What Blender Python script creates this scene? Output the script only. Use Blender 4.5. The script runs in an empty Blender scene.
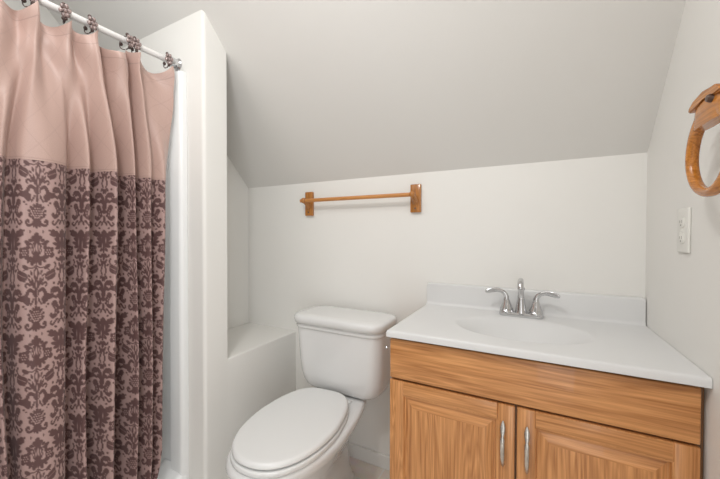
import bpy, bmesh, math, random
import numpy as np
from mathutils import Vector, Matrix, noise

# ---------------------------------------------------------------- camera, world, light
FZ = 0.035                       # floor offset: survey heights + FZ = height above the floor
S = bpy.context.scene
C = S.collection
S.view_settings.view_transform = 'Standard'
S.view_settings.look = 'None'
S.view_settings.gamma = 1.0
S.view_settings.exposure = 0.06
S.view_settings.use_curve_mapping = False

cam_d = bpy.data.cameras.new('camera')
cam = bpy.data.objects.new('camera', cam_d)
C.objects.link(cam)
cam_d.sensor_width = 36.0
cam_d.lens = 36.0 * 325.53 / 720.0
cam_d.clip_start = 0.02
YAW, PITCH, ROLL = 0.4858, -0.0146, 0.0021
fw = Vector((-math.sin(YAW) * math.cos(PITCH), math.cos(YAW) * math.cos(PITCH), math.sin(PITCH)))
rt = Vector((math.cos(YAW), math.sin(YAW), 0))
up = rt.cross(fw)
r2 = rt * math.cos(ROLL) + up * math.sin(ROLL)
u2 = -rt * math.sin(ROLL) + up * math.cos(ROLL)
M = Matrix.Identity(4)
for i in range(3):
    M[i][0], M[i][1], M[i][2] = r2[i], u2[i], -fw[i]
M.translation = Vector((-0.3574, -1.4944, 1.1374 + FZ))
cam.matrix_world = M
S.camera = cam

w = bpy.data.worlds.new('world')
S.world = w
w.use_nodes = True
w.node_tree.nodes['Background'].inputs[0].default_value = (0.85, 0.92, 1.0, 1)
w.node_tree.nodes['Background'].inputs[1].default_value = 1.0

def area(name, loc, size, power, color, target=None, size_y=None, shape='DISK'):
    l = bpy.data.lights.new(name, 'AREA')
    l.shape = shape
    l.size = size
    if size_y: l.size_y = size_y
    l.energy = power
    l.color = color
    o = bpy.data.objects.new(name, l)
    C.objects.link(o)
    o.location = loc
    if target is not None:
        o.rotation_euler = (Vector(target) - Vector(loc)).to_track_quat('-Z', 'Y').to_euler()
    return o
# unseen key light set from cast shadows; overhead and right-side fills are added
area('key_light', (-0.80, -1.55, 2.26), 0.16, 6.5, (1.0, 0.992, 0.98), (-0.7, 0, 1.0))
area('overhead_fill', (-1.25, -1.35, 2.385), 1.6, 8.5, (1.0, 0.995, 0.985), None, 0.7, 'RECTANGLE')
area('side_fill', (-0.01, -2.10, 1.05), 0.74, 8.5, (0.98, 0.99, 1.0), (-1.2, -1.1, 1.0), 1.9, 'RECTANGLE')

# ---------------------------------------------------------------- helpers
def V(x, y, z): return Vector((x, y, z + FZ))

def fin(name, bm, mats, parent=None, smooth=True, origin=None, angle=40):
    """link a bmesh as one mesh object; its vertices are given in room coordinates"""
    me = bpy.data.meshes.new(name)
    o = bpy.data.objects.new(name, me)
    org = Vector(origin) if origin is not None else Vector((0, 0, 0))
    if parent is not None:
        root = parent
        acc = Vector(parent.location)
        while root.parent:
            root = root.parent
            acc += Vector(root.location)
        for v in bm.verts: v.co -= acc
        o.parent = parent
    else:
        for v in bm.verts: v.co -= org
        o.location = org
    bmesh.ops.recalc_face_normals(bm, faces=bm.faces)
    bm.to_mesh(me)
    bm.free()
    if not isinstance(mats, (list, tuple)): mats = [mats]
    for m in mats: me.materials.append(m)
    C.objects.link(o)
    if smooth:
        me.shade_smooth()
        me.set_sharp_from_angle(angle=math.radians(angle))
    return o

def empty(name, loc, label, cat, group=None):
    o = bpy.data.objects.new(name, None)
    o.empty_display_size = 0.05
    C.objects.link(o)
    o.location = loc
    tag(o, label, cat, group)
    return o

def tag(o, label, cat=None, group=None):
    o['label'] = label
    if cat: o['category'] = cat
    if group: o['group'] = group

def struct(name, bm, m, smooth=False):
    o = fin(name, bm, m, smooth=smooth)
    o['kind'] = 'structure'
    return o

def box(bm, a, b, bevel=0.0, seg=2, mat=0):
    """axis box between two survey corners"""
    x0, x1 = sorted((a[0], b[0])); y0, y1 = sorted((a[1], b[1])); z0, z1 = sorted((a[2], b[2]))
    z0 += FZ; z1 += FZ
    vs = [bm.verts.new(p) for p in ((x0,y0,z0),(x1,y0,z0),(x1,y1,z0),(x0,y1,z0),(x0,y0,z1),(x1,y0,z1),(x1,y1,z1),(x0,y1,z1))]
    fs = [bm.faces.new([vs[i] for i in f]) for f in ((3,2,1,0),(4,5,6,7),(0,1,5,4),(1,2,6,5),(2,3,7,6),(3,0,4,7))]
    for f in fs: f.material_index = mat
    if bevel:
        es = list({e for f in fs for e in f.edges})
        bmesh.ops.bevel(bm, geom=es, offset=bevel, segments=seg, affect='EDGES', profile=0.5)
    return vs

def prism(bm, pts, ext, mat=0):
    """polygon (3D points) extruded by the vector ext"""
    a = [bm.verts.new(p) for p in pts]
    b = [bm.verts.new(Vector(p) + Vector(ext)) for p in pts]
    n = len(pts)
    fs = [bm.faces.new(a), bm.faces.new(b[::-1])]
    for i in range(n):
        fs.append(bm.faces.new((a[i], a[(i+1) % n], b[(i+1) % n], b[i])))
    for f in fs: f.material_index = mat
    return fs

def loft(bm, rings, cap0=True, cap1=True, closed=True):
    rs = [[bm.verts.new(p) for p in r] for r in rings]
    n = len(rs[0])
    for a, b in zip(rs, rs[1:]):
        for i in range(n if closed else n-1):
            j = (i+1) % n
            bm.faces.new((a[i], a[j], b[j], b[i]))
    if cap0: bm.faces.new(rs[0][::-1])
    if cap1: bm.faces.new(rs[-1])
    return rs

def tube(bm, pts, radii, n=16, cap=True, flat=None):
    """tube along points; radii may be numbers or (across, vertical) pairs"""
    pts = [Vector(p) for p in pts]
    if not isinstance(radii, (list, tuple)): radii = [radii]*len(pts)
    rings = []
    prev = None
    for i, p in enumerate(pts):
        if i == 0: t = pts[1]-pts[0]
        elif i == len(pts)-1: t = pts[-1]-pts[-2]
        else: t = (pts[i+1]-p).normalized() + (p-pts[i-1]).normalized()
        t.normalize()
        if prev is None:
            ref = Vector((0,0,1)) if abs(t.z) < .9 else Vector((0,1,0))
            a = t.cross(ref).normalized()
        else:
            a = (prev - t*prev.dot(t)).normalized()
        prev = a
        b = t.cross(a).normalized()
        r = radii[i]
        ra, rb = r if isinstance(r, (list, tuple)) else (r, r)
        rings.append([p + a*ra*math.cos(2*math.pi*k/n) + b*rb*math.sin(2*math.pi*k/n) for k in range(n)])
    loft(bm, rings, cap, cap)

def smooth_path(pts, k=6):
    """catmull-rom through tuples of any dimension"""
    P = [np.array(p, float) for p in pts]
    out = []
    for i in range(len(P)-1):
        p0 = P[max(i-1, 0)]; p1 = P[i]; p2 = P[i+1]; p3 = P[min(i+2, len(P)-1)]
        for j in range(k):
            t = j/k
            out.append(0.5*((2*p1)+(-p0+p2)*t+(2*p0-5*p1+4*p2-p3)*t*t+(-p0+3*p1-3*p2+p3)*t**3))
    out.append(P[-1])
    return out

def lathe(bm, prof, centre, axis='z', n=28):
    """profile of (radius, height) about an axis through centre"""
    rings = []
    c = Vector(centre)
    for r, h in prof:
        r = max(r, 1e-5)
        ring = []
        for k in range(n):
            a = 2*math.pi*k/n
            u, v = r*math.cos(a), r*math.sin(a)
            d = {'z': Vector((u, v, h)), 'y': Vector((u, h, v)), 'x': Vector((h, u, v))}[axis]
            ring.append(c+d)
        rings.append(ring)
    loft(bm, rings)

def rrect(x0, x1, y0, y1, z, r, k=6):
    pts = []
    for cx, cy, a0 in ((x1-r, y1-r, 0), (x0+r, y1-r, 90), (x0+r, y0+r, 180), (x1-r, y0+r, 270)):
        for i in range(k+1):
            a = math.radians(a0+90*i/k)
            pts.append(V(cx+r*math.cos(a), cy+r*math.sin(a), z))
    return pts

# ---------------------------------------------------------------- materials
def mat(name, col, rough=0.5, metal=0.0, coat=0.0, spec=0.5, sheen=0.0):
    m = bpy.data.materials.new(name)
    m.use_nodes = True
    b = m.node_tree.nodes['Principled BSDF']
    b.inputs['Base Color'].default_value = (*col, 1)
    b.inputs['Roughness'].default_value = rough
    b.inputs['Metallic'].default_value = metal
    b.inputs['Coat Weight'].default_value = coat
    b.inputs['Specular IOR Level'].default_value = spec
    b.inputs['Sheen Weight'].default_value = sheen
    return m

def nodes(m):
    nt = m.node_tree
    return nt, nt.nodes, nt.links, nt.nodes['Principled BSDF']

def vary(m, c1, c2, scale=3.0, detail=4.0, bump=0.0, bump_scale=None, stretch=(1,1,1)):
    """noise between two near colours, with a fine bump"""
    nt, N, L, b = nodes(m)
    tc = N.new('ShaderNodeTexCoord'); mp = N.new('ShaderNodeMapping')
    mp.inputs['Scale'].default_value = stretch
    L.new(tc.outputs['Object'], mp.inputs[0])
    n = N.new('ShaderNodeTexNoise'); n.inputs['Scale'].default_value = scale; n.inputs['Detail'].default_value = detail
    L.new(mp.outputs[0], n.inputs['Vector'])
    r = N.new('ShaderNodeValToRGB')
    r.color_ramp.elements[0].position = 0.3; r.color_ramp.elements[0].color = (*c1, 1)
    r.color_ramp.elements[1].position = 0.7; r.color_ramp.elements[1].color = (*c2, 1)
    L.new(n.outputs['Fac'], r.inputs[0]); L.new(r.outputs[0], b.inputs['Base Color'])
    if bump:
        n2 = N.new('ShaderNodeTexNoise'); n2.inputs['Scale'].default_value = bump_scale or 200
        L.new(tc.outputs['Object'], n2.inputs['Vector'])
        bp = N.new('ShaderNodeBump'); bp.inputs['Strength'].default_value = bump; bp.inputs['Distance'].default_value = 0.002
        L.new(n2.outputs['Fac'], bp.inputs['Height']); L.new(bp.outputs[0], b.inputs['Normal'])
    return m

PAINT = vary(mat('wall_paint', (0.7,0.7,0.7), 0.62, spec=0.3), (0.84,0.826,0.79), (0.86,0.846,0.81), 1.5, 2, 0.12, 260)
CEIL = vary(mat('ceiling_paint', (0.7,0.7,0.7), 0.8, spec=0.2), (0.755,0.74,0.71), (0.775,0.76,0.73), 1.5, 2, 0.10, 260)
TRIM = vary(mat('trim_paint', (0.8,0.8,0.8), 0.4), (0.80,0.79,0.76), (0.83,0.82,0.79), 6, 2)
PORC = vary(mat('porcelain', (0.85,0.85,0.84), 0.10, coat=0.5), (0.80,0.80,0.79), (0.81,0.81,0.80), 2, 1)
SEAT = vary(mat('seat_plastic', (0.9,0.9,0.9), 0.22, coat=0.2), (0.83,0.835,0.825), (0.84,0.845,0.835), 2, 1)
MARBLE = vary(mat('cultured_marble', (0.82,0.82,0.82), 0.36, coat=0.0), (0.735,0.735,0.73), (0.76,0.76,0.755), 3, 4)
FIBER = vary(mat('fibreglass', (0.82,0.83,0.82), 0.3, coat=0.1), (0.86,0.87,0.86), (0.88,0.885,0.88), 3, 2)
CHROME = vary(mat('chrome', (0.85,0.85,0.85), 0.08, 1.0), (0.60,0.60,0.61), (0.66,0.66,0.67), 8, 2)
NICKEL = vary(mat('nickel', (0.62,0.60,0.57), 0.26, 1.0), (0.52,0.50,0.47), (0.66,0.64,0.60), 60, 3)
RODM = vary(mat('rod_white', (0.82,0.80,0.78), 0.3), (0.80,0.78,0.76), (0.84,0.82,0.80), 10, 2)
BRONZE = vary(mat('ring_bronze', (0.10,0.07,0.06), 0.35, 0.6), (0.07,0.045,0.04), (0.16,0.11,0.10), 60, 3)
PLATE = vary(mat('outlet_plastic', (0.8,0.8,0.76), 0.35), (0.80,0.79,0.745), (0.82,0.81,0.765), 8, 2)
DARKHOLE = vary(mat('dark_slot', (0.03,0.03,0.03), 0.7), (0.26,0.25,0.23), (0.32,0.31,0.28), 30, 2)
BEAD = mat('mottled_bead', (0.4,0.3,0.28), 0.22, coat=0.5)
vary(BEAD, (0.05,0.03,0.028), (0.50,0.37,0.345), 130, 3)

def wood(name, axis, light, dark, scale=1.0, gloss=0.35, pos=(0.38,0.98), coat=0.25):
    """oak: cathedral bands bent by noise plus fine pores, all stretched along the grain axis"""
    m = mat(name, light, gloss, coat=coat)
    nt, N, L, b = nodes(m)
    tc = N.new('ShaderNodeTexCoord')
    st = {'x': (0.07,1,1), 'y': (1,0.07,1), 'z': (1,1,0.07)}[axis]
    mp = N.new('ShaderNodeMapping'); mp.inputs['Scale'].default_value = st
    L.new(tc.outputs['Object'], mp.inputs[0])
    n1 = N.new('ShaderNodeTexNoise'); n1.inputs['Scale'].default_value = 10*scale; n1.inputs['Detail'].default_value = 3
    n1.inputs['Distortion'].default_value = 0.6
    L.new(mp.outputs[0], n1.inputs['Vector'])
    mu = N.new('ShaderNodeMath'); mu.operation = 'MULTIPLY'; mu.inputs[1].default_value = 16.0
    L.new(n1.outputs['Fac'], mu.inputs[0])
    fr = N.new('ShaderNodeMath'); fr.operation = 'PINGPONG'; fr.inputs[1].default_value = 0.5
    L.new(mu.outputs[0], fr.inputs[0])
    f2 = N.new('ShaderNodeMath'); f2.operation = 'MULTIPLY'; f2.inputs[1].default_value = 0.62
    L.new(fr.outputs[0], f2.inputs[0])
    st2 = {'x': (0.03,1,1), 'y': (1,0.03,1), 'z': (1,1,0.03)}[axis]
    mp2 = N.new('ShaderNodeMapping'); mp2.inputs['Scale'].default_value = st2
    L.new(tc.outputs['Object'], mp2.inputs[0])
    n2 = N.new('ShaderNodeTexNoise'); n2.inputs['Scale'].default_value = 210*scale; n2.inputs['Detail'].default_value = 3
    L.new(mp2.outputs[0], n2.inputs['Vector'])
    ad = N.new('ShaderNodeMath'); ad.operation = 'MULTIPLY_ADD'; ad.inputs[1].default_value = 1.05
    L.new(n2.outputs['Fac'], ad.inputs[0]); L.new(f2.outputs[0], ad.inputs[2])
    r = N.new('ShaderNodeValToRGB')
    r.color_ramp.elements[0].position = pos[0]; r.color_ramp.elements[0].color = (*dark, 1)
    r.color_ramp.elements[1].position = pos[1]; r.color_ramp.elements[1].color = (*light, 1)
    L.new(ad.outputs[0], r.inputs[0]); L.new(r.outputs[0], b.inputs['Base Color'])
    bp = N.new('ShaderNodeBump'); bp.inputs['Strength'].default_value = 0.15; bp.inputs['Distance'].default_value = 0.001
    L.new(n2.outputs['Fac'], bp.inputs['Height']); L.new(bp.outputs[0], b.inputs['Normal'])
    return m
OAK_L, OAK_D = (0.75,0.36,0.135), (0.42,0.165,0.046)
OAKV = wood('oak_vertical', 'z', OAK_L, OAK_D)
OAKH = wood('oak_horizontal', 'x', OAK_L, OAK_D)
OAKSHADE = wood('oak_shade_edge', 'z', (0.30,0.15,0.06), (0.17,0.08,0.03))  # darker oak copy, shade of the gaps put into the colour
PINE = wood('amber_wood', 'y', (0.68,0.27,0.05), (0.38,0.13,0.018), 1.3, 0.22, coat=0.3)
PINEX = wood('amber_dowel', 'x', (0.66,0.30,0.09), (0.50,0.20,0.05), 1.3, 0.3)
PINEZ = wood('amber_plate', 'z', (0.58,0.24,0.055), (0.28,0.10,0.02), 1.6, 0.25)
HOLESHADE = wood('hole_shade_wood', 'z', (0.12,0.05,0.02), (0.05,0.02,0.01), 1.3, 0.3)  # shade of the hole under the ring hood, put into the colour

TILE = mat('floor_tile', (0.5,0.45,0.4), 0.35)
nt, N, L, b = nodes(TILE)
tc = N.new('ShaderNodeTexCoord'); mp = N.new('ShaderNodeMapping')
mp.inputs['Location'].default_value = (1.0/0.305+0.0, 0.125/0.305, 0)
mp.inputs['Scale'].default_value = (1/0.305, 1/0.305, 1)
L.new(tc.outputs['Object'], mp.inputs[0])
bk = N.new('ShaderNodeTexBrick'); bk.offset = 0.0; bk.squash = 1.0
bk.inputs['Scale'].default_value = 1.0; bk.inputs['Brick Width'].default_value = 1.0; bk.inputs['Row Height'].default_value = 1.0
bk.inputs['Mortar Size'].default_value = 0.012; bk.inputs['Color1'].default_value = (0.78,0.62,0.48,1); bk.inputs['Color2'].default_value = (0.86,0.80,0.72,1)
bk.inputs['Mortar'].default_value = (0.82,0.79,0.74,1)
L.new(mp.outputs[0], bk.inputs['Vector'])
ns = N.new('ShaderNodeTexNoise'); ns.inputs['Scale'].default_value = 14; ns.inputs['Detail'].default_value = 6
L.new(tc.outputs['Object'], ns.inputs['Vector'])
mx = N.new('ShaderNodeMix'); mx.data_type = 'RGBA'; mx.blend_type = 'OVERLAY'; mx.inputs['Factor'].default_value = 0.55
L.new(bk.outputs['Color'], mx.inputs['A']); L.new(ns.outputs['Color'], mx.inputs['B'])
hs = N.new('ShaderNodeHueSaturation'); hs.inputs['Saturation'].default_value = 0.7
L.new(mx.outputs['Result'], hs.inputs['Color']); L.new(hs.outputs[0], b.inputs['Base Color'])

# ---------------------------------------------------------------- the room shell
ZC, SL = 1.430, 1.068            # knee wall height at the back, roof pitch
ZF = 2.40                        # flat ceiling
YB, YF = 0.0, -2.60
XL, XR = -2.50, 0.0008
XP, XN = -1.566, -1.946          # face of the shower partition / back of the eave niche
Y1, Y2 = -0.598, -0.482          # partition thickness
ZD = 0.576                       # niche shelf height
T = 0.08
yflat = -(ZF-ZC)/SL

bm = bmesh.new(); box(bm, (XL-T, YF-T, -FZ-0.06), (XR+T, YB+T, -FZ)); struct('floor', bm, TILE)
# ceiling: slope up from the back knee wall, then flat
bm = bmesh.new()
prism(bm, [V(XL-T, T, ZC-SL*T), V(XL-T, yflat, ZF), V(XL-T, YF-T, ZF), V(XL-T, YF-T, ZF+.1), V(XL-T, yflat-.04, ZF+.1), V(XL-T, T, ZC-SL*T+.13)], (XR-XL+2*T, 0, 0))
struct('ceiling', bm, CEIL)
bm = bmesh.new(); box(bm, (XN-T, 0, -FZ), (XR+T, T, ZC+.012)); struct('wall_back', bm, PAINT)
def side_profile(x):
    return [V(x, T, -FZ), V(x, T, ZC-SL*T+.01), V(x, yflat, ZF+.01), V(x, YF-T, ZF+.01), V(x, YF-T, -FZ)]
bm = bmesh.new()
prism(bm, [V(XR, T, -FZ), V(XR, T, ZC-SL*T+.01), V(XR, yflat, ZF+.01), V(XR, -1.70, ZF+.01), V(XR, -1.70, -FZ)], (T, 0, 0))
box(bm, (XR, -1.70, 2.03), (XR+T, -2.50, ZF+.01)); box(bm, (XR, -2.50, -FZ), (XR+T, YF-T, ZF+.01))  # doorway opening added for the side fill
struct('wall_right', bm, PAINT)
bm = bmesh.new(); prism(bm, side_profile(XL), (-T, 0, 0)); struct('wall_left', bm, PAINT)
# back of the eave niche beside the toilet
bm = bmesh.new()
prism(bm, [V(XN, 0.0, -FZ), V(XN, 0, ZC+.01), V(XN, Y2+.0, ZC-SL*Y2+.01), V(XN, Y2, -FZ)], (-T, 0, 0))
struct('wall_niche', bm, PAINT)
# partition between shower and toilet, with a rounded drywall corner
bm = bmesh.new()
R = 0.016
pl = [(XL, Y1), (XP-R, Y1)] + [(XP-R+R*math.sin(a), Y1+R-R*math.cos(a)) for a in [math.pi/2*i/8 for i in range(1, 9)]] + [(XP, Y2), (XL, Y2)]
lo = [V(x, y, -FZ) for x, y in pl]; hi = [V(x, y, ZC-SL*y+.012) for x, y in pl]
loft(bm, [lo, hi]); struct('wall_partition', bm, PAINT, smooth=True)
# low boxed ledge under the niche (its face continues the partition)
bm = bmesh.new(); r = 0.006
pr = [(XP, -FZ), (XP, ZD-r)] + [(XP-r+r*math.cos(a), ZD-r+r*math.sin(a)) for a in [math.pi/2*i/5 for i in range(1, 6)]] + [(XN, ZD), (XN, -FZ)]
prism(bm, [V(x, Y2, z) for x, z in pr], (0, -Y2, 0)); struct('wall_ledge', bm, PAINT, smooth=True)
# partition closing the near end of the shower
bm = bmesh.new(); box(bm, (XL, -1.84, -FZ), (XP, -1.74, ZF+.01)); struct('wall_shower', bm, PAINT)
# wall behind the camera, and trim round the doorway added for the side fill
bm = bmesh.new(); box(bm, (XL-T, YF, -FZ), (XR+T, YF-T, ZF+.01)); struct('wall_front', bm, PAINT)
bm = bmesh.new()
box(bm, (XR-.014, -1.70, -FZ), (XR+.003, -1.64, 2.09), .003); box(bm, (XR-.014, -2.56, -FZ), (XR+.003, -2.50, 2.09), .003)
box(bm, (XR-.014, -2.56, 2.03), (XR+.003, -1.64, 2.09), .003)
struct('trim_1', bm, TRIM)
# baseboards
def baseboard(name, x0, x1, y0, y1, h=0.034):
    bm = bmesh.new(); box(bm, (x0, y0, -FZ), (x1, y1, h), .004); struct(name, bm, TRIM)
baseboard('baseboard_back', XP, XR, -0.013, 0.002)
baseboard('baseboard_right', XR-0.013, XR+.002, -1.64, -0.47)

# ---------------------------------------------------------------- shower stall
CX = -1.70                       # plane of the curtain
stall = empty('shower_stall', V(-2.08, -1.17, -FZ), 'white fibreglass shower stall with tall rounded edge behind the damask curtain', 'shower stall')
bm = bmesh.new()
box(bm, (-2.495, Y1-.012, -.02), (-1.684, Y1-.001, 1.83), .002)
fin('end_panel', bm, FIBER, stall)
bm = bmesh.new()
# rounded upright flange on the room side of the end panel
pf = [(-1.672, Y1-.001)] + [(-1.690+.018*math.cos(a), Y1-.014-.018*math.sin(a)) for a in [math.pi/2*i/8 for i in range(9)]]
pf += [(-1.745-.022*math.sin(a), Y1-.010-.022*math.cos(a)) for a in [math.pi/2*i/8 for i in range(9)]] + [(-1.775, Y1-.001)]
loft(bm, [[V(x, y, -.02) for x, y in pf], [V(x, y, 1.824) for x, y in pf], [V(x*0.999-.0017, y+.003*(0 if y > Y1-.002 else 1), 1.830) for x, y in pf]])
fin('edge_flange', bm, FIBER, stall, angle=50)
bm = bmesh.new(); box(bm, (-2.495, -1.735, -.02), (-2.483, Y1-.012, 1.83), .002); fin('side_panel', bm, FIBER, stall)
bm = bmesh.new(); box(bm, (-2.483, -1.735, -.02), (-1.672, -1.724, 1.83), .002); fin('end_panel', bm, FIBER, stall)
bm = bmesh.new()                 # curb, a rounded profile swept along y
pc = [(-1.665, -FZ), (-1.667, .03)] + [(-1.705+.038*math.cos(a), .052+.038*math.sin(a)) for a in [math.pi/2*i/8 for i in range(9)]]
pc += [(-1.80-.05*math.sin(a), .04+.05*math.cos(a)) for a in [math.pi/2*i/8 for i in range(9)]] + [(-1.86, .0), (-1.86, -FZ)]
ys = [-1.724, -1.2, -.72] + [Y1-.012-.0*i for i in (0,)]
rings = [[V(x, y, z) for x, z in pc] for y in ys[:3]]
for i in range(1, 7):            # flare into the end panel
    t = i/6
    rings.append([V(x, -.72+.108*t, z + (.03*t**3 if z > .0 else 0)) for x, z in pc])
loft(bm, rings); fin('curb', bm, FIBER, stall)
bm = bmesh.new(); box(bm, (-2.483, -1.724, -FZ), (-1.86, Y1-.012, -.005), .003); fin('shower_pan', bm, FIBER, stall)

# curtain rod with end flange
rod = empty('curtain_rod', V(-1.73, -1.17, 1.877), 'white tubular curtain rod running above the pink curtain to the partition', 'curtain rod')
bm = bmesh.new(); tube(bm, [V(-1.765, -1.735, 1.877), V(-1.75, -1.2, 1.877)], .0135, 20); fin('outer_tube', bm, RODM, rod)
bm = bmesh.new(); tube(bm, [V(-1.75, -1.25, 1.877), V(-1.73, -.60, 1.877)], .0115, 20); fin('inner_tube', bm, RODM, rod)
bm = bmesh.new()
lathe(bm, [(.0,0),(.026,0),(.027,-.004),(.023,-.008),(.020,-.011),(.019,-.034),(.017,-.038),(0,-.038)], V(-1.73, Y1, 1.877), 'y')
o = fin('end_flange', bm, CHROME, rod); o['label'] = 'chrome end flange on the partition'
bm = bmesh.new(); lathe(bm, [(.0,0),(.025,0),(.025,.004),(.017,.011),(.016,.030),(0,.033)], V(-1.765, -1.74, 1.877), 'y'); fin('end_flange', bm, CHROME, rod)

# ---------------------------------------------------------------- shower curtain
W2, PER = 0.056, 0.308           # half repeat width, repeat height (m)
ZTOP, ZSEAM, ZBOT = 1.838, 1.358, 0.135
RES = 0.0006
def damask_tile():
    K = 0.70e-3; KU = 0.430e-3   # metres per unit of the motif drawing, down and across
    ny, nx = int(PER/RES), int(W2/RES)
    yy, xx = np.mgrid[0:ny, 0:nx]
    U = (xx+.5)*RES/KU; Vv = (yy+.5)*RES/K
    P = PER/K
    A = np.zeros((ny, nx))
    W = W2/KU
    def put(d, wv=1.0):          # d: signed distance, negative inside
        nonlocal A
        c = np.clip(.5-(d-(1.2 if wv > 0 else -.2))/1.6, 0, 1)
        A = np.maximum(A, c) if wv > 0 else np.minimum(A, 1-c)
    def each(fn, wv=1.0):
        for dv in (-P, 0, P):
            for (su, ou) in ((1, 0), (-1, 0), (-1, 2*W)):
                put(fn((U-ou)*su, Vv-dv), wv)
    def ell(cx, cy, rx, ry, ang=0, wv=1.0):
        ca, sa = math.cos(math.radians(ang)), math.sin(math.radians(ang))
        def f(u, v):
            x, y = u-cx, v-cy
            p = (x*ca+y*sa)/rx; q = (-x*sa+y*ca)/ry
            return (np.sqrt(p*p+q*q)-1)*min(rx, ry)
        each(f, wv)
    def line(pts, r0, r1=None, wv=1.0):
        r1 = r0 if r1 is None else r1
        pts = smooth_path(pts, 4)
        n = len(pts)-1
        def f(u, v):
            best = np.full(u.shape, 1e3)
            for i in range(n):
                a, b_ = pts[i], pts[i+1]
                d = b_-a; L2 = max(d@d, 1e-9)
                t = np.clip(((u-a[0])*d[0]+(v-a[1])*d[1])/L2, 0, 1)
                rr = r0+(r1-r0)*(i+t)/n
                best = np.minimum(best, np.hypot(u-a[0]-t*d[0], v-a[1]-t*d[1])-rr)
            return best
        each(f, wv)
    def scroll(cx, cy, R, a0, turns, r0, r1, ball):
        pts = []
        for i in range(10):
            t = i/9
            a = math.radians(a0+360*turns*t); rr = R*(1-.75*t)
            pts.append((cx+rr*math.cos(a), cy+rr*math.sin(a)))
        line(pts, r0, r1); ell(cx, cy, ball, ball)
    # lower body with acanthus arms (v 70..180)
    ell(0, 92, 9, 26); ell(0, 128, 15, 16); ell(0, 92, 3, 14, wv=-1); ell(16, 84, 5, 20, 14); ell(28, 78, 4, 15, 30)
    for k in range(4): ell(7, 118+6*k, 1.8, 1.8, wv=-1)
    line([(18,118),(32,112),(44,128),(48,148),(40,168)], 6, 9); line([(48,146),(64,152),(84,148),(100,156)], 10, 4)
    ell(58, 140, 12, 7, 20); ell(72, 141, 10, 6, -15); ell(38, 158, 9, 14, -10); ell(52, 160, 7, 9, 25)
    scroll(76, 128, 11, 60, -.8, 3, 2, 3); line([(30,92),(44,84),(52,92),(46,100)], 4, 3)
    line([(0,146),(0,160)], 3, 4); ell(0, 168, 6, 10); ell(15, 158, 4, 9, -20); ell(24, 172, 3.5, 7, -30)
    # round bud with lattice and scroll feet (v 190..300)
    ell(0, 226, 31, 33); ell(0, 190, 7, 8); ell(14, 194, 5, 7, 20); ell(27, 202, 5, 7, 45); ell(36, 216, 5, 6, 70)
    for i in range(-2, 3):
        for j in range(-2, 3):
            if abs(i)+abs(j) < 4: ell(i*10+(5 if j % 2 else 0), 226+j*10, 3.0, 3.0, wv=-1)
    line([(-30,208),(-20,232),(0,246),(20,232),(30,208)], 1.6, wv=-1)
    ell(0, 262, 18, 8); ell(0, 274, 7, 16); ell(11, 276, 5, 10, -28)
    line([(6,262),(26,276),(42,278),(50,264),(42,256),(37,264)], 5, 4); ell(33, 236, 5, 9, 30)
    # palmette (v 310..460)
    ell(0, 322, 11, 13); ell(0, 338, 17, 14); ell(17, 330, 8, 7, 30); ell(28, 342, 9, 6, -15); ell(45, 350, 12, 7, -18); ell(36, 358, 12, 6, 10)
    ell(0, 378, 25, 32); ell(0, 372, 4, 18, wv=-1); ell(11, 376, 2.5, 16, 12, wv=-1); ell(20, 382, 2.2, 12, 24, wv=-1)
    ell(56, 392, 20, 21); ell(72, 406, 12, 12); ell(74, 382, 8, 9); ell(46, 412, 12, 11); ell(40, 372, 9, 8)
    for a in range(0, 360, 60): ell(57+11*math.cos(math.radians(a)), 394+11*math.sin(math.radians(a)), 3.2, 3.2, wv=-1)
    ell(57, 394, 2.4, 2.4, wv=-1)
    ell(15, 428, 10, 21, -16); ell(34, 424, 7, 15, -36); ell(0, 424, 5, 18)
    # heart shaped leaves hanging on thin stems (v ~497)
    line([(0,448),(18,460),(40,458),(62,470)], 1.6, 1.6); line([(0,455),(10,480),(4,505)], 2, 4)
    ell(68, 494, 26, 19, -16); ell(80, 480, 12, 12); line([(50,500),(86,484)], 1.0, wv=-1)
    ell(52, 456, 15, 8, -30); line([(84,470),(94,452),(88,440)], 2, 4)
    ell(24, 480, 4, 9, 20); ell(34, 492, 3, 7, 50)
    # interstitial acanthus about the half repeat
    line([(W,300),(W-3,350),(W,405)], 7, 5)
    scroll(80, 306, 17, 30, .8, 7, 4, 6); line([(94,312),(106,330),(118,356)], 11, 10)
    ell(104, 344, 20, 8, 28); ell(98, 360, 20, 7, 14); ell(108, 374, 18, 8, -14); ell(116, 392, 13, 7, -40)
    ell(120, 318, 9, 18, 6); line([(W-14,330),(W-8,390)], 1.1, wv=-1)
    line([(92,182),(104,206),(100,230),(84,242)], 14, 6); scroll(78, 228, 11, 20, .7, 5, 3, 4); ell(92, 188, 14, 10, 40)
    line([(96,196),(104,212),(98,228)], 1.4, wv=-1); ell(112, 204, 9, 7, -30); ell(112, 222, 8, 6, 20)
    scroll(92, 124, 15, 200, .7, 6, 4, 5); line([(104,116),(118,132),(122,158),(W,172)], 9, 7); ell(112, 150, 12, 8, 30); ell(124, 178, 8, 12)
    line([(96,262),(84,274),(72,266),(78,258)], 4, 3); ell(104, 254, 8, 5, -30); ell(W, 240, 7, 16); ell(W-13, 262, 5, 10, 25)
    ell(W, 430, 8, 16); ell(W-14, 424, 6, 12, 30); ell(100, 424, 5, 9, -40)
    line([(112,446),(122,470),(114,500),(122,520)], 5, 3)
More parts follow.
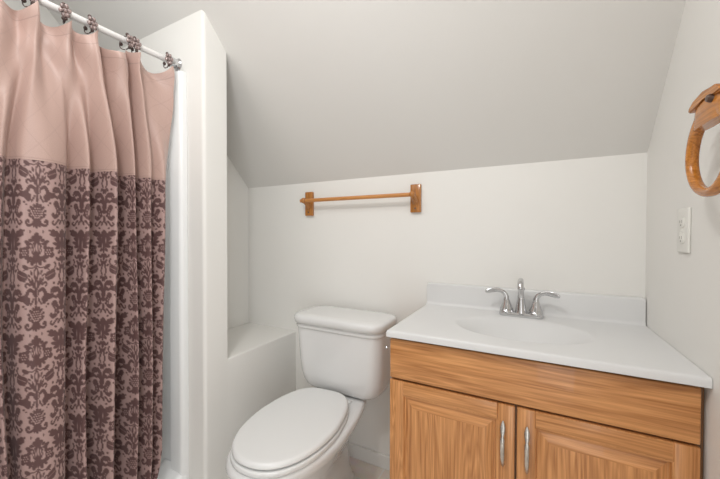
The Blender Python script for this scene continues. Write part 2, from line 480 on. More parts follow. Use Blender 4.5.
    ell(W-8, 462, 7, 12, 20); ell(104, 470, 8, 5, 30); ell(W-4, 200, 6, 12); ell(60, 300, 4, 4); ell(66, 318, 5, 3, 30); ell(60, 180, 5, 4); ell(50, 190, 3, 3); ell(100, 285, 6, 4, 20); ell(30, 305, 3, 5); ell(W-6, 100, 6, 12); ell(W-18, 92, 5, 9, 30); ell(60, 72, 7, 4, -30); ell(86, 90, 5, 5)
    return A
TILE_A = damask_tile()
def damask(s, v):                # s: distance along cloth, v: distance below the seam
    h, wd = TILE_A.shape
    ph = np.abs(((s/(2*W2)+.5) % 1.0)-.5)*2*W2
    i = np.clip((v % PER)/RES-.5, 0, h-1.001); j = np.clip(ph/RES-.5, 0, wd-1.001)
    i0, j0 = i.astype(int), j.astype(int); fi, fj = i-i0, j-j0
    return (TILE_A[i0,j0]*(1-fi)*(1-fj)+TILE_A[i0+1,j0]*fi*(1-fj)+TILE_A[i0,j0+1]*(1-fi)*fj+TILE_A[i0+1,j0+1]*fi*fj)

RING_Y = [-1.30, -1.185, -1.074, -.986, -.920, -.806, -.774, -.650]
# fold plan: (position along the rod, offset towards the room) at mid height
FOLD = [(-1.52,0),(-1.46,.03),(-1.40,-.02),(-1.34,.03),(-1.28,-.02),(-1.22,.028),(-1.175,-.012),(-1.150,.022),(-1.128,-.026),(-1.108,.018),(-1.062,.030),(-1.015,.020),
        (-.990,-.032),(-.958,.016),(-.930,-.028),(-.892,.030),(-.862,-.020),(-.842,-.030),(-.815,.022),(-.786,-.024),(-.752,.020),(-.722,-.012),(-.694,.012),(-.668,-.010)]
TOPF = [(-1.52,0),(-1.42,.03),(-1.36,-.02),(-1.30,.0),(-1.24,.03),(-1.185,-.006),(-1.15,.030),(-1.11,-.01),(-1.088,.016),(-1.070,.022),(-1.055,-.022),(-1.028,-.010),
        (-.998,.022),(-.975,-.014),(-.950,.012),(-.922,.020),(-.898,-.020),(-.862,.022),(-.830,.014),(-.806,-.020),(-.788,.020),(-.770,-.012),(-.72,-.016),(-.646,.010)]
fa = np.array(smooth_path(FOLD, 24)); ta = np.array(smooth_path(TOPF, 24))
NC = 560
tt = np.linspace(0, 1, NC)
# parameter follows cloth length of the mid-height folds, so both rows share fold identity
seg = np.r_[0, np.cumsum(np.hypot(np.diff(fa[:,0]), np.diff(fa[:,1])))]
L_TOT = seg[-1]
par = np.interp(tt*L_TOT, seg, np.arange(len(fa)))
mid = np.c_[np.interp(par, np.arange(len(fa)), fa[:,0]), np.interp(par, np.arange(len(fa)), fa[:,1])]
top = np.c_[np.interp(par, np.arange(len(ta)), ta[:,0]), np.interp(par, np.arange(len(ta)), ta[:,1])]
s_along = tt*L_TOT
s0 = np.interp(-1.080, mid[:,0], s_along)       # centre of a motif column
def edge_y(z):
    return np.interp(z, [.13,.16,.20,.26,.5,.86,1.36,1.7,1.85], [-.745,-.712,-.700,-.688,-.682,-.682,-.668,-.645,-.650])
def curtain_rows(zs):
    """zs: survey heights (rows) -> arrays of coordinates rows x NC"""
    X = np.zeros((len(zs), NC)); Y = X.copy(); Z = X.copy()
    # sag of the hem between rings
    near = np.array([min(RING_Y, key=lambda r_: abs(r_-y)) for y in top[:,0]])
    gap = np.zeros(NC)
    for i, y in enumerate(top[:,0]):
        k = np.searchsorted(RING_Y, y)
        if 0 < k < len(RING_Y):
            a_, b_ = RING_Y[k-1], RING_Y[k]
            q = (y-a_)/(b_-a_); gap[i] = 4*q*(1-q)*min(1, (b_-a_)/.1)
    for i, z in enumerate(zs):
        f = np.clip((z-1.36)/(ZTOP-1.36), 0, 1); f = f*f*(3-2*f)
        y = mid[:,0]*(1-f)+top[:,0]*f
        x = mid[:,1]*(1-f)+top[:,1]*f
        low = np.clip((1.36-z)/1.2, 0, 1)
        x = x*(1+.25*low)*(1+.45*np.clip((y+1.03)/.1, 0, 1)) + .006*np.sin(y*31+z*3.1)*(1-f) + .004*np.sin(y*73+z*6.3+1)*(1-.6*f)
        y = y + .010*np.sin(z*2.6+y*9)*(1-f)*np.clip((-.68-y)/.15, 0, 1)
        x = x + .0007*np.sin(s_along*150+z*5)*(.4+.6*np.sin(s_along*23+z*7))
        # squeeze the free edge to where it hangs
        e = edge_y(z); k = np.clip((y+.80)/(y[-1]+.80), 0, 1)
        y = y + k*(e-y[-1])
        # crumple where the cloth leaves the rings
        c = np.exp(-((ZTOP-z)/.16)**2)
        x = x + c*.006*np.sin(y*60+z*40)
        X[i] = CX + x; Y[i] = y; Z[i] = z - .048*gap*np.exp(-max(ZTOP-z, 0)/.08)
    return X, Y, Z
def cloth_object(name, zs, m, parent, attr_fn, cv=None):
    X, Y, Z = curtain_rows(zs)
    if cv is not None: X, Y, Z = cv(X, Y, Z)
    loc = np.array(parent.location)
    co = np.stack([X, Y, Z+FZ], -1).reshape(-1, 3)-loc
    nr = len(zs)
    idx = np.arange(nr*NC).reshape(nr, NC)
    q = np.stack([idx[:-1,:-1], idx[:-1,1:], idx[1:,1:], idx[1:,:-1]], -1).reshape(-1, 4)
    me = bpy.data.meshes.new(name)
    me.vertices.add(len(co)); me.vertices.foreach_set('co', co.astype(np.float32).ravel())
    me.loops.add(q.size); me.loops.foreach_set('vertex_index', q.astype(np.int32).ravel())
    me.polygons.add(len(q)); me.polygons.foreach_set('loop_start', np.arange(0, q.size, 4, dtype=np.int32))
    me.update(calc_edges=True)
    SS, ZZ = np.meshgrid(s_along-s0, zs)
    a = me.attributes.new('print', 'FLOAT', 'POINT')
    a.data.foreach_set('value', attr_fn(SS, ZZ).astype(np.float32).ravel())
    uv = me.attributes.new('cloth', 'FLOAT_VECTOR', 'POINT')
    uv.data.foreach_set('vector', np.stack([SS, ZZ, 0*SS], -1).astype(np.float32).ravel())
    me.materials.append(m)
    me.shade_smooth()
    o = bpy.data.objects.new(name, me); C.objects.link(o); o.parent = parent
    return o

def cloth_mat(name, ground, ink, rough_g, rough_i):
    m = mat(name, ground, rough_g, sheen=0.15)
    nt, N, L, b = nodes(m)
    at = N.new('ShaderNodeAttribute'); at.attribute_name = 'print'
    cl = N.new('ShaderNodeAttribute'); cl.attribute_name = 'cloth'
    mx = N.new('ShaderNodeMix'); mx.data_type = 'RGBA'
    mx.inputs['A'].default_value = (*ground, 1); mx.inputs['B'].default_value = (*ink, 1)
    L.new(at.outputs['Fac'], mx.inputs['Factor'])
    # woven threads
    n = N.new('ShaderNodeTexNoise'); n.inputs['Scale'].default_value = 420; n.inputs['Detail'].default_value = 2
    L.new(cl.outputs['Vector'], n.inputs['Vector'])
    hv = N.new('ShaderNodeHueSaturation'); mr = N.new('ShaderNodeMapRange')
    mr.inputs['To Min'].default_value = 0.88; mr.inputs['To Max'].default_value = 1.12
    L.new(n.outputs['Fac'], mr.inputs['Value']); L.new(mr.outputs[0], hv.inputs['Value'])
    L.new(mx.outputs['Result'], hv.inputs['Color']); L.new(hv.outputs[0], b.inputs['Base Color'])
    r = N.new('ShaderNodeMapRange'); r.inputs['To Min'].default_value = rough_g; r.inputs['To Max'].default_value = rough_i
    L.new(at.outputs['Fac'], r.inputs['Value']); L.new(r.outputs[0], b.inputs['Roughness'])
    bp = N.new('ShaderNodeBump'); bp.inputs['Strength'].default_value = 0.25; bp.inputs['Distance'].default_value = 0.0015
    L.new(at.outputs['Fac'], bp.inputs['Height']); L.new(bp.outputs[0], b.inputs['Normal'])
    return m
DAMASK = cloth_mat('damask_cloth', (0.43,0.285,0.262), (0.112,0.053,0.050), 0.5, 0.65)
SATIN = cloth_mat('satin_cloth', (0.52,0.355,0.305), (0.33,0.22,0.19), 0.40, 0.4)
curtain = empty('shower_curtain', V(CX, -1.09, ZBOT), 'pink satin shower curtain with brown damask print on its lower part', 'shower curtain')
def hem(X, Y, Z):
    return X, Y, Z
o = cloth_object('damask_panel', np.linspace(ZSEAM+.002, ZBOT, 620), DAMASK, curtain, lambda s_, z_: damask(s_, ZSEAM-z_))
o['label'] = 'lower panel printed with brown damask scrolls'
def satin_attr(s_, z_):          # faint stitched diamonds, hem line, seam line
    k = .078
    d1 = np.abs(((s_+z_*.72)/k) % 1-.5)*2; d2 = np.abs(((s_-z_*.72)/k) % 1-.5)*2
    a = np.maximum(np.clip((d1-.965)/.03, 0, 1), np.clip((d2-.965)/.03, 0, 1))*.38
    a = np.maximum(a, np.exp(-((z_-(ZTOP-.045))/.0016)**2)*.7)
    return np.maximum(a, np.exp(-((z_-(ZSEAM+.006))/.0016)**2)*.45)
def seam_lift(X, Y, Z): return X+.0012, Y, Z
o = cloth_object('satin_panel', np.linspace(ZTOP, ZSEAM, 240), SATIN, curtain, satin_attr, seam_lift)
o['label'] = 'plain pink satin upper panel with faint stitched diamonds'

# curtain rings
def rod_x(y): return np.interp(y, [-1.735,-1.2,-.6], [-1.765,-1.75,-1.73])
def make_ring():
    root = empty('curtain_ring', V(-1.73, 0, 1.877), 'mottled bead curtain ring', 'curtain ring')
    n = 40
    def arc(r, a0, a1, cz=-.010, y=0):
        return [V(-1.73+r*math.cos(math.radians(a0+(a1-a0)*i/n)), y+.0015*math.sin(i*.3), 1.877+cz+r*math.sin(math.radians(a0+(a1-a0)*i/n))) for i in range(n+1)]
    bm = bmesh.new(); tube(bm, arc(.025, -80, 270), .0019, 8); fin('wire_hoop', bm, BRONZE, root)
    # rosette of beads on the room side
    bm = bmesh.new()
    c = Vector((-1.73+.026, 0, 1.877-.006+FZ))
    def ball(p, sx, sy, sz):
        mt = Matrix.Translation(p) @ Matrix.Diagonal((sx, sy, sz, 1))
        bmesh.ops.create_icosphere(bm, subdivisions=2, radius=1, matrix=mt)
    ball(c, .007, .007, .007)
    for k in range(6):
        a = math.radians(60*k+10)
        ball(c+Vector((-.001, .0105*math.cos(a), .0120*math.sin(a)*1.35)), .006, .0065, .0080)
    fin('rosette', bm, BEAD, root)
    for p, rr in (((-1.745, .004, 1.877+.014), .0065), ((-1.716, -.003, 1.877+.019), .0060), ((-1.73-.018, 0, 1.877-.012), .0065), ((-1.712, .002, 1.877-.028), .0055)):
        bm = bmesh.new(); ball(V(*p), rr, rr, rr*1.1); fin('bead', bm, BRONZE, root)
    return root
ring0 = make_ring()
RL = {-1.30: None, -1.185: None,
      -1.074: 'mottled bead curtain ring at the top edge of the frame, leftmost one in view',
      -.986: 'mottled bead curtain ring second from left along the rod',
      -.920: 'mottled bead curtain ring hanging midway along the rod, third from left',
      -.806: 'mottled bead curtain ring left one of the close pair on the rod',
      -.774: 'mottled bead curtain ring right one of the close pair on the rod',
      -.650: 'mottled bead curtain ring nearest the chrome rod end and partition'}
first = True
for y in RING_Y:
    if RL[y] is None: continue
    if first: g = ring0; first = False
    else:
        g = ring0.copy(); C.objects.link(g)
        for ch in ring0.children:
            c2 = ch.copy(); C.objects.link(c2); c2.parent = g
    g.location = (rod_x(y), y, 1.877+FZ)
    g.rotation_euler = (0, 0, random.Random(int(y*1000)).uniform(-.35, .35))
    tag(g, RL[y], 'curtain ring', 'bead curtain rings along the rod')

# ---------------------------------------------------------------- toilet
TX = -1.150
toilet = empty('toilet', V(TX, -.40, -FZ), 'white two-piece toilet with closed lid beside the oak vanity', 'toilet')
def egg(z, yb, yf, hw, k=56, n=2.25, cy=None, back=2.0, taper=0.0, rot=0.0):
    """egg outline: yb back, yf front, hw half width"""
    cy = yb+(yf-yb)*.46 if cy is None else cy
    pts = []
    for i in range(k):
        a = 2*math.pi*i/k
        c, s_ = math.cos(a), math.sin(a)
        nn = n if s_ < 0 else back
        x = hw*math.copysign(abs(c)**(2/nn), c)
        y = cy + (abs(yf-cy) if s_ < 0 else abs(yb-cy))*math.copysign(abs(s_)**(2/nn), s_)
        x *= 1-taper*max(0.0, (y-cy)/abs(yb-cy))**1.3
        if rot: x, y = x*math.cos(rot)-(y+.55)*math.sin(rot), -.55+x*math.sin(rot)+(y+.55)*math.cos(rot)
        pts.append(V(TX+x, y, z))
    return pts
bm = bmesh.new()
sec = [(-FZ, -.12, -.60, .108, 2.6, 3.5), (-.012, -.12, -.60, .110, 2.6, 3.5), (-.004, -.125, -.595, .098, 2.6, 3.2), (.05, -.135, -.585, .084, 2.4, 2.8), (.12, -.14, -.585, .082, 2.3, 2.6), (.19, -.14, -.61, .094, 2.2, 2.4),
       (.25, -.12, -.675, .122, 2.15, 2.3), (.30, -.10, -.735, .150, 2.15, 2.3), (.335, -.08, -.767, .169, 2.15, 2.4), (.355, -.065, -.787, .181, 2.15, 2.7), (.372, -.06, -.797, .187, 2.15, 3.0), (.384, -.062, -.796, .186, 2.15, 3.0), (.390, -.068, -.789, .179, 2.15, 3.0), (.392, -.08, -.775, .165, 2.15, 3.0)]
loft(bm, [egg(z, yb, yf, hw, n=n1, back=n2, cy=-.48, taper=.28) for z, yb, yf, hw, n1, n2 in sec])
fin('bowl', bm, PORC, toilet, angle=60)
ROT = .085                       # the seat sits slightly askew on its hinges
def slab(name, z0, z1, yb, yf, hw, m, dome=0.0, rr=.006):
    bm = bmesh.new()
    rs = [egg(z0, yb-rr*.5, yf+rr*.5, hw-rr*.5, cy=-.50, back=3.6, taper=.22, rot=ROT), egg(z0+rr*.4, yb, yf, hw, cy=-.50, back=3.6, taper=.22, rot=ROT), egg(z1-rr, yb, yf, hw, cy=-.50, back=3.6, taper=.22, rot=ROT)]
    for i in range(1, 6):
        a = math.pi/2*i/5
        q = rr*(1-math.cos(a)); rs.append(egg(z1-rr+rr*math.sin(a), yb-q, yf+q, hw-q, cy=-.50, back=3.6, taper=.22, rot=ROT))
    for k in (.93, .8, .6, .35, .1):
        rs.append([V(TX+(p.x-TX)*k, -.50+(p.y+.50)*k, z1+dome*(1-k*k)) for p in egg(z1, yb-rr, yf+rr, hw-rr, cy=-.50, back=3.6, taper=.22, rot=ROT)])
    loft(bm, rs)
    return fin(name, bm, m, toilet, angle=60)
slab('seat_ring', .393, .410, -.256, -.782, .177, SEAT, rr=.005)
slab('seat_lid', .413, .434, -.254, -.777, .174, SEAT, dome=.004, rr=.013)
for sx in (-1, 1):
    bm = bmesh.new(); box(bm, (TX+sx*.075-.016, -.262, .389), (TX+sx*.075+.016, -.236, .399), .006, 3); fin('seat_hinge', bm, SEAT, toilet)
    bm = bmesh.new(); lathe(bm, [(0,0),(.014,0),(.014,.006),(.010,.013),(0,.016)], V(TX+sx*.115, -.33, -.012)); fin('floor_bolt_cap', bm, PORC, toilet)
# tank: tapering down, bulged, with wide lid
bm = bmesh.new()
tk = [(.408,-.160,.150,-.050,.03),(.398,-.150,.172,-.215,.035)]
rs = []
for z, hw, yb, yf, rad in ((.396,.130,-.060,-.185,.04),(.398,.160,-.045,-.205,.05),(.405,.182,-.040,-.218,.055),(.418,.197,-.038,-.228,.060),(.440,.209,-.036,-.235,.062),(.475,.217,-.035,-.241,.062),(.53,.222,-.035,-.246,.060),(.62,.226,-.035,-.250,.058),(.700,.228,-.035,-.253,.056)):
    rs.append(rrect(TX-hw, TX+hw, yf, yb, z, rad, 8))
loft(bm, rs); fin('tank', bm, PORC, toilet, angle=60)
bm = bmesh.new()
rs = []
for z, hw, yb, yf, rad in ((.692,.228,-.034,-.254,.055),(.696,.233,-.030,-.260,.060),(.706,.234,-.030,-.261,.060),(.711,.230,-.031,-.257,.058),(.715,.232,-.030,-.260,.060),(.718,.238,-.026,-.270,.066),(.735,.242,-.024,-.276,.070),(.747,.241,-.025,-.275,.070),(.754,.236,-.029,-.269,.068),(.758,.224,-.038,-.258,.062),(.7595,.19,-.05,-.235,.055)):
    rs.append(rrect(TX-hw, TX+hw, yf, yb, z, rad, 8))
loft(bm, rs); fin('tank_lid', bm, PORC, toilet, angle=60)
bm = bmesh.new(); lathe(bm, [(0,.012),(.005,.011),(.007,.006),(.007,0),(0,0)], V(TX+.224, -.175, .640), 'x'); o = fin('flush_button', bm, CHROME, toilet)

# ---------------------------------------------------------------- vanity cabinet
VL, VR, VF = -.780, -.010, -.475      # door faces
van = empty('vanity_cabinet', V(-.393, -.23, -FZ), 'honey oak vanity cabinet with two raised panel doors beneath the white sink top', 'vanity cabinet')
bm = bmesh.new()
box(bm, (VL+.002, -.437, .06), (VL+.018, -.003, .791)); box(bm, (VR-.014, -.437, .06), (VR+.002, -.003, .791))
box(bm, (VL+.018, -.437, .06), (VR-.014, -.003, .076)); box(bm, (VL+.018, -.015, .076), (VR-.014, -.003, .791))
box(bm, (VL+.018, -.39, -FZ), (VR-.014, -.375, .06))
fin('carcass', bm, OAKV, van, smooth=False)
bm = bmesh.new()
for x0, x1 in ((VL+.001, VL+.042), (VR-.035, XR-.001), (-.41, -.376)): box(bm, (x0, -.4565, .06), (x1, -.437, .791))
for z0, z1 in ((.06,.10),(.63,.68),(.76,.791)): box(bm, (VL+.042, -.456, z0), (VR-.035, -.438, z1))
o = fin('face_frame', bm, OAKSHADE, van, smooth=False); o['label'] = 'face frame coloured dark as shade in the gaps'
# plain false drawer front
bm = bmesh.new(); box(bm, (VL, VF, .6545), (VR, -.457, .787), .004, 3); fin('drawer_front', bm, OAKH, van)
def door(x0, x1, hx, spear):
    z0, z1 = .085, .648
    bm = bmesh.new()
    s_ = .046
    box(bm, (x0, VF, z0), (x0+s_, -.457, z1), .0025, 2, 0); box(bm, (x1-s_, VF, z0), (x1, -.457, z1), .0025, 2, 0)
    box(bm, (x0+s_, VF+.0004, z0), (x1-s_, -.457, z0+s_), .0022, 2, 1); box(bm, (x0+s_, VF+.0004, z1-s_), (x1-s_, -.457, z1), .0022, 2, 1)
    # moulded inner edge, bevel and raised field
    loops = [(s_-.001, .0005), (s_+.003, .0015), (s_+.006, .0085), (s_+.010, .0095), (s_+.030, .0025), (s_+.034, .0012), (s_+.038, .0010)]
    rs = []
    for d, dep in loops:
        rs.append([bm.verts.new(V(x, VF+dep, z)) for x, z in ((x0+d, z0+d), (x1-d, z0+d), (x1-d, z1-d), (x0+d, z1-d))])
    for a, b_ in zip(rs, rs[1:]):
        for i in range(4):
            f = bm.faces.new((a[i], a[(i+1) % 4], b_[(i+1) % 4], b_[i]))
            f.material_index = 0 if i in (1, 3) else 1
    bm.faces.new(rs[-1]).material_index = 0
    # back skin
    f = bm.faces.new([bm.verts.new(V(x, -.459, z)) for x, z in ((x0+.02, z0+.02), (x0+.02, z1-.02), (x1-.02, z1-.02), (x1-.02, z0+.02))])
    d = fin('door', bm, [OAKV, OAKH], van, angle=25)
    # arched pull with flattened spear tips
    hz0, hz1 = .468, .602
    h = bmesh.new()
    prof = [(0, .0012, .0012), (.006, .0045, .0020), (.015, .0072, .0030), (.026, .0066, .0034), (.038, .0042, .0036), (.043, .0066, .0056), (.047, .0070, .0060)]
    H = hz1-hz0
    def yoff(t): return VF-.003-.020*math.sin(math.pi*min(max((t-.02)/.96, 0), 1))**.8
    pts, rad = [], []
    for dz, a, b_ in prof: pts.append((hx, yoff(dz/H), hz1-dz)); rad.append((a, b_))
    for i in range(1, 9):
        dz = .046+(H-.046-.022)*i/9; pts.append((hx, yoff(dz/H), hz1-dz)); rad.append((.0066, .0056))
    for dz, a, b_ in ((.020,.0050,.0044),(.014,.0062,.0036),(.007,.0042,.0026),(0,.0014,.0014)):
        pts.append((hx, yoff((H-dz)/H), hz0+dz)); rad.append((a, b_))
    tube(h, [V(*p) for p in pts], rad, 14)
    for zz in (hz1-.020, hz0+.016):
        tube(h, [V(hx, yoff((hz1-zz)/H), zz), V(hx, VF+.0005, zz)], .0036, 10)
    o = fin('handle', h, NICKEL, d); o['label'] = 'brushed nickel arched pull with spear shaped tips'
door(VL, -.3958, -.4265, 0)
door(-.3908, VR, -.3645, 1)

# ---------------------------------------------------------------- vanity top with integral basin
ZT = .820; DV = .4954
vt = empty('bathroom_sink', V(-.393, -.23, .798), 'white cultured marble sink with oval basin and backsplash on the oak vanity', 'sink')
BX, BY, BA, BB = -.393, -.262, .212, .150
bm = bmesh.new()
NX, NY = 130, 84
X0, X1, YA, YZ = -.785, -.0005, -DV, -.001
er = .008
def top_h(x, y):
    z = ZT
    r = math.sqrt(((x-BX)/BA)**2+((y-BY)/BB)**2)
    if r < 1.0: z -= .105*(1-r*r)**1.45
    # rounded front, left edges
    d = min(y-YA, x-X0)
    if d < er: z -= er-math.sqrt(max(er*er-(er-max(d,0))**2, 0))
    return z
def grid(a, b, n, e):             # denser at the rounded edge
    g = [a+e*k/5 for k in range(5)] + [a+e+(b-a-e)*k/n for k in range(n+1)]
    return g
gx = grid(X0, X1, NX, er); gy = grid(YA, YZ, NY, er)
vg = [[bm.verts.new(V(x, y, top_h(x, y))) for x in gx] for y in gy]
for j in range(len(gy)-1):
    for i in range(len(gx)-1): bm.faces.new((vg[j][i], vg[j][i+1], vg[j+1][i+1], vg[j+1][i]))
# edge skirt and underside rim
ring_t = [vg[0][i] for i in range(len(gx))] + [vg[j][-1] for j in range(1, len(gy))] + [vg[-1][i] for i in range(len(gx)-2, -1, -1)] + [vg[j][0] for j in range(len(gy)-2, 0, -1)]
cen = Vector((-.393, -.25, 0))
lowr = [bm.verts.new((v.co.x, v.co.y, .7975+FZ)) for v in ring_t]
inr = [bm.verts.new((v.co.x+(cen.x-v.co.x)*.06, v.co.y+(cen.y-v.co.y)*.06, .7975+FZ)) for v in ring_t]
n = len(ring_t)
for i in range(n):
    j = (i+1) % n
    bm.faces.new((ring_t[i], lowr[i], lowr[j], ring_t[j])); bm.faces.new((lowr[i], inr[i], inr[j], lowr[j]))
fin('countertop', bm, MARBLE, vt, angle=50)
bm = bmesh.new()                 # backsplash with a cove at its foot and rounded ends
prf = [(-.001, ZT-.002), (-.036, ZT-.001)] + [(-.036+.014*math.sin(a), ZT+.014-.014*math.cos(a)) for a in [math.pi/2*i/6 for i in range(1, 7)]]
prf += [(-.021, ZT+.088)] + [(-.014-.007*math.cos(a), ZT+.089+.007*math.sin(a)) for a in [math.pi/2*i/5 for i in range(1, 6)]] + [(-.001, ZT+.0965)]
rings = []
for x, q in ((X0+.0005, .0), (X0+.004, 1), (X1-.010, 1), (X1-.005, .9), (X1-.002, .75)):
    rings.append([V(x, y, z-((1-q)*.010 if z > ZT+.08 and q < 1 else 0)) for y, z in prf])
loft(bm, rings); fin('backsplash', bm, MARBLE, vt, angle=50)
bm = bmesh.new(); lathe(bm, [(0,.004),(.018,.004),(.022,.002),(.023,0),(0,0)], V(BX, BY, ZT-.1052)); o = fin('drain', bm, CHROME, vt); o['label'] = 'round chrome drain'

# ---------------------------------------------------------------- faucet
FX, FY = -.393, -.078
fc = empty('faucet', V(FX, FY, ZT), 'chrome two-handle centerset faucet with curved levers on the white sink top', 'faucet')
bm = bmesh.new()
rs = []
for z, g in ((0, -.001), (.002, 0), (.010, 0), (.014, -.004), (.0155, -.010)):
    rs.append(rrect(FX-.078-g*0-(g if g > 0 else 0)-g*0, FX+.078, FY-.026, FY+.026, ZT+z, .0255, 8) if g == 0 else rrect(FX-.078-g, FX+.078+g, FY-.026-g, FY+.026+g, ZT+z, .0255+g, 8))
loft(bm, rs); fin('base_plate', bm, CHROME, fc)
for sx in (-1, 1):
    hx = FX+sx*.051
    bm = bmesh.new(); lathe(bm, [(0,.012),(.0255,.012),(.0262,.016),(.0240,.020),(.0225,.023),(.0240,.026),(.0205,.034),(.0170,.044),(.0135,.054),(.0105,.062),(0,.066)], V(hx, FY, ZT)); hb = fin('handle_hub', bm, CHROME, fc)
    bm = bmesh.new()
    pth = smooth_path([(hx+sx*.004, FY, ZT+.050, .011, .011), (hx+sx*.001, FY-.002, ZT+.072, .0095, .008), (hx+sx*.010, FY-.004, ZT+.089, .0085, .0060), (hx+sx*.030, FY-.009, ZT+.098, .0085, .0050), (hx+sx*.052, FY-.015, ZT+.097, .0105, .0042), (hx+sx*.070, FY-.020, ZT+.092, .0085, .0034), (hx+sx*.078, FY-.022, ZT+.089, .0035, .0025)], 5)
    tube(bm, [V(*p[:3]) for p in pth], [(p[3], p[4]) for p in pth], 16)
    fin('lever', bm, CHROME, fc)
bm = bmesh.new()
pth = smooth_path([(FY, .012, .0260, .0225), (FY, .022, .0205, .020), (FY-.001, .045, .0165, .0165), (FY-.003, .075, .0125, .0130), (FY-.008, .105, .0098, .0105), (FY-.020, .132, .0090, .0095), (FY-.040, .146, .0092, .0090), (FY-.062, .146, .0100, .0095), (FY-.078, .138, .0108, .0100), (FY-.086, .127, .0108, .0100), (FY-.089, .118, .0100, .0095)], 5)
tube(bm, [V(FX, p[0], ZT+p[1]) for p in pth], [(p[2], p[3]) for p in pth], 20)
fin('spout', bm, CHROME, fc)
bm = bmesh.new(); tube(bm, [V(FX+.006, FY+.022, ZT+.012), V(FX+.008, FY+.022, ZT+.100)], .0022, 8)
lathe(bm, [(0,0),(.004,.002),(.0055,.007),(.004,.012),(0,.014)], V(FX+.008, FY+.022, ZT+.098)); fin('lift_rod', bm, CHROME, fc)

# ---------------------------------------------------------------- wooden towel bar on the back wall
tb = empty('towel_bar', V(-1.152, -.001, 1.31), 'amber wooden towel bar on the back wall above the toilet', 'towel bar')
for px, bx in ((-1.4625, -1.4625), (-.8435, -.8435)):
    bm = bmesh.new(); box(bm, (px-.0255, -.018, 1.243), (px+.0255, -.0005, 1.376), .004, 2); pl_ = fin('wall_plate', bm, PINEZ, tb)
    bm = bmesh.new()
    pr = smooth_path([(-.016, 1.303, .017, .026), (-.030, 1.308, .013, .018), (-.045, 1.318, .0135, .0155), (-.060, 1.323, .0145, .0155), (-.071, 1.323, .0125, .013), (-.076, 1.323, .006, .006)], 5)
    tube(bm, [V(bx, p[0], p[1]) for p in pr], [(p[2], p[3]) for p in pr], 18); fin('bracket', bm, PINEZ, tb)
    bm = bmesh.new(); lathe(bm, [(0,.001),(.004,.001),(.0045,-.001),(0,-.002)], V(px, -.0185, 1.262), 'y', 12); o = fin('screw', bm, BRONZE, pl_)
bm = bmesh.new(); tube(bm, [V(-1.485, -.058, 1.323), V(-.848, -.058, 1.323)], .0098, 18); fin('dowel', bm, PINEX, tb)

# ---------------------------------------------------------------- wooden towel ring on the right wall
tr = empty('towel_ring', V(0, -.61, 1.32), 'glossy amber wooden towel ring hanging from a bracket on the right wall', 'towel ring')
RC, RZ = -.612, 1.290            # centre of the ring (y, z)
bm = bmesh.new()
K = 64
rings = []
RX = -.050
for i in range(K):
    a = 2*math.pi*i/K
    up_ = max(0, math.sin(a))**3
    # outer half axes .115 x .105, limb gets broad at the top where it meets the neck
    ro = .098+.020*up_; ri = .077-.008*up_
    rc_, hw_ = (ro+ri)/2, (ro-ri)/2
    cy, cz = math.cos(a)*.98, math.sin(a)*.90
    m_ = 16
    rings.append([V(RX+.0110*math.sin(2*math.pi*k/m_), RC+cy*(rc_+hw_*math.cos(2*math.pi*k/m_)), RZ+.011+cz*(rc_+hw_*math.cos(2*math.pi*k/m_))) for k in range(m_)])
rs = [[bm.verts.new(p) for p in r_] for r_ in rings]
for i in range(K):
    a_, b_ = rs[i], rs[(i+1) % K]
    for k in range(16): bm.faces.new((a_[k], a_[(k+1) % 16], b_[(k+1) % 16], b_[k]))
fin('ring', bm, PINE, tr, angle=60)
bm = bmesh.new()                 # broad neck that hooks over the peg
nk = [(1.355, .060, .0125), (1.366, .064, .0125), (1.380, .062, .0122), (1.392, .058, .0118), (1.402, .052, .011)]
rr_ = []
for z, hw, dx in nk:
    rr_.append([V(RX+dx*math.copysign(abs(math.sin(t))**.8, math.sin(t)), RC+hw*math.copysign(abs(math.cos(t))**.6, math.cos(t)), z) for t in [2*math.pi*k/24 for k in range(24)]])
loft(bm, rr_); fin('neck', bm, PINE, tr, angle=60)
bm = bmesh.new()
roof = [(-.086,1.398),(-.080,1.408),(-.055,1.417),(0,1.420),(.055,1.417),(.080,1.408),(.086,1.398),(.050,1.398),(.030,1.404),(0,1.405),(-.030,1.404),(-.050,1.398)]
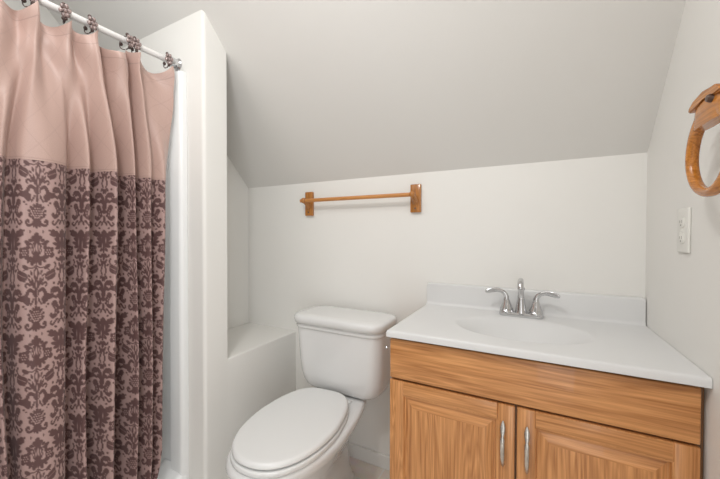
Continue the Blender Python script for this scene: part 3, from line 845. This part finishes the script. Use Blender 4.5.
fs = prism(bm, [V(RX-.014, RC+y, z) for y, z in [(q[0]*.80, q[1]) for q in roof]], (.061, 0, 0))
bmesh.ops.bevel(bm, geom=list({e for f in fs for e in f.edges}), offset=.0025, segments=2, affect='EDGES')
fin('hood', bm, PINE, tr, angle=40)
bm = bmesh.new(); box(bm, (-.0205, RC-.040, 1.33), (-.0005, RC+.040, 1.400), .004); fin('wall_plate', bm, PINE, tr)
bm = bmesh.new(); lathe(bm, [(0,-.069),(.006,-.068),(.008,-.064),(.008,-.018),(0,-.018)], V(0, RC-.030, 1.396), 'x'); o = fin('peg', bm, HOLESHADE, tr); o['label'] = 'peg coloured dark as the shaded hole under the hood'

# ---------------------------------------------------------------- wall outlet
ol = empty('wall_outlet', V(0, -.334, 1.15), 'ivory electrical outlet plate on the right wall below the towel ring', 'outlet')
bm = bmesh.new(); box(bm, (-.0062, -.370, 1.092), (XR, -.299, 1.209), .003, 3); fin('cover_plate', bm, PLATE, ol)
for zc_ in (1.172, 1.130):
    bm = bmesh.new()
    rs = []
    for dx, g in ((-.004, 0), (-.0082, 0), (-.0088, -.0015)):
        rs.append([V(dx, -.3345+(.0170+g)*math.copysign(abs(math.cos(t))**.7, math.cos(t)), zc_+(.0140+g)*math.copysign(abs(math.sin(t))**.7, math.sin(t))) for t in [2*math.pi*k/28 for k in range(28)]])
    loft(bm, rs); rc = fin('receptacle', bm, PLATE, ol)
    bm = bmesh.new()
    for yo, hh in ((-.0062, .0040), (.0062, .0034)): box(bm, (-.0092, -.3345+yo-.0009, zc_+.002-hh), (-.0086, -.3345+yo+.0009, zc_+.002+hh))
    lathe(bm, [(0,-.0092),(.0022,-.0092),(.0022,-.0086),(0,-.0086)], V(0, -.3345, zc_-.0075), 'x', 12)
    fin('slot', bm, DARKHOLE, rc, smooth=False)
bm = bmesh.new(); lathe(bm, [(0,-.0078),(.0028,-.0074),(.0032,-.0060),(0,-.0060)], V(0, -.3345, 1.151), 'x', 14); fin('screw', bm, PLATE, ol)
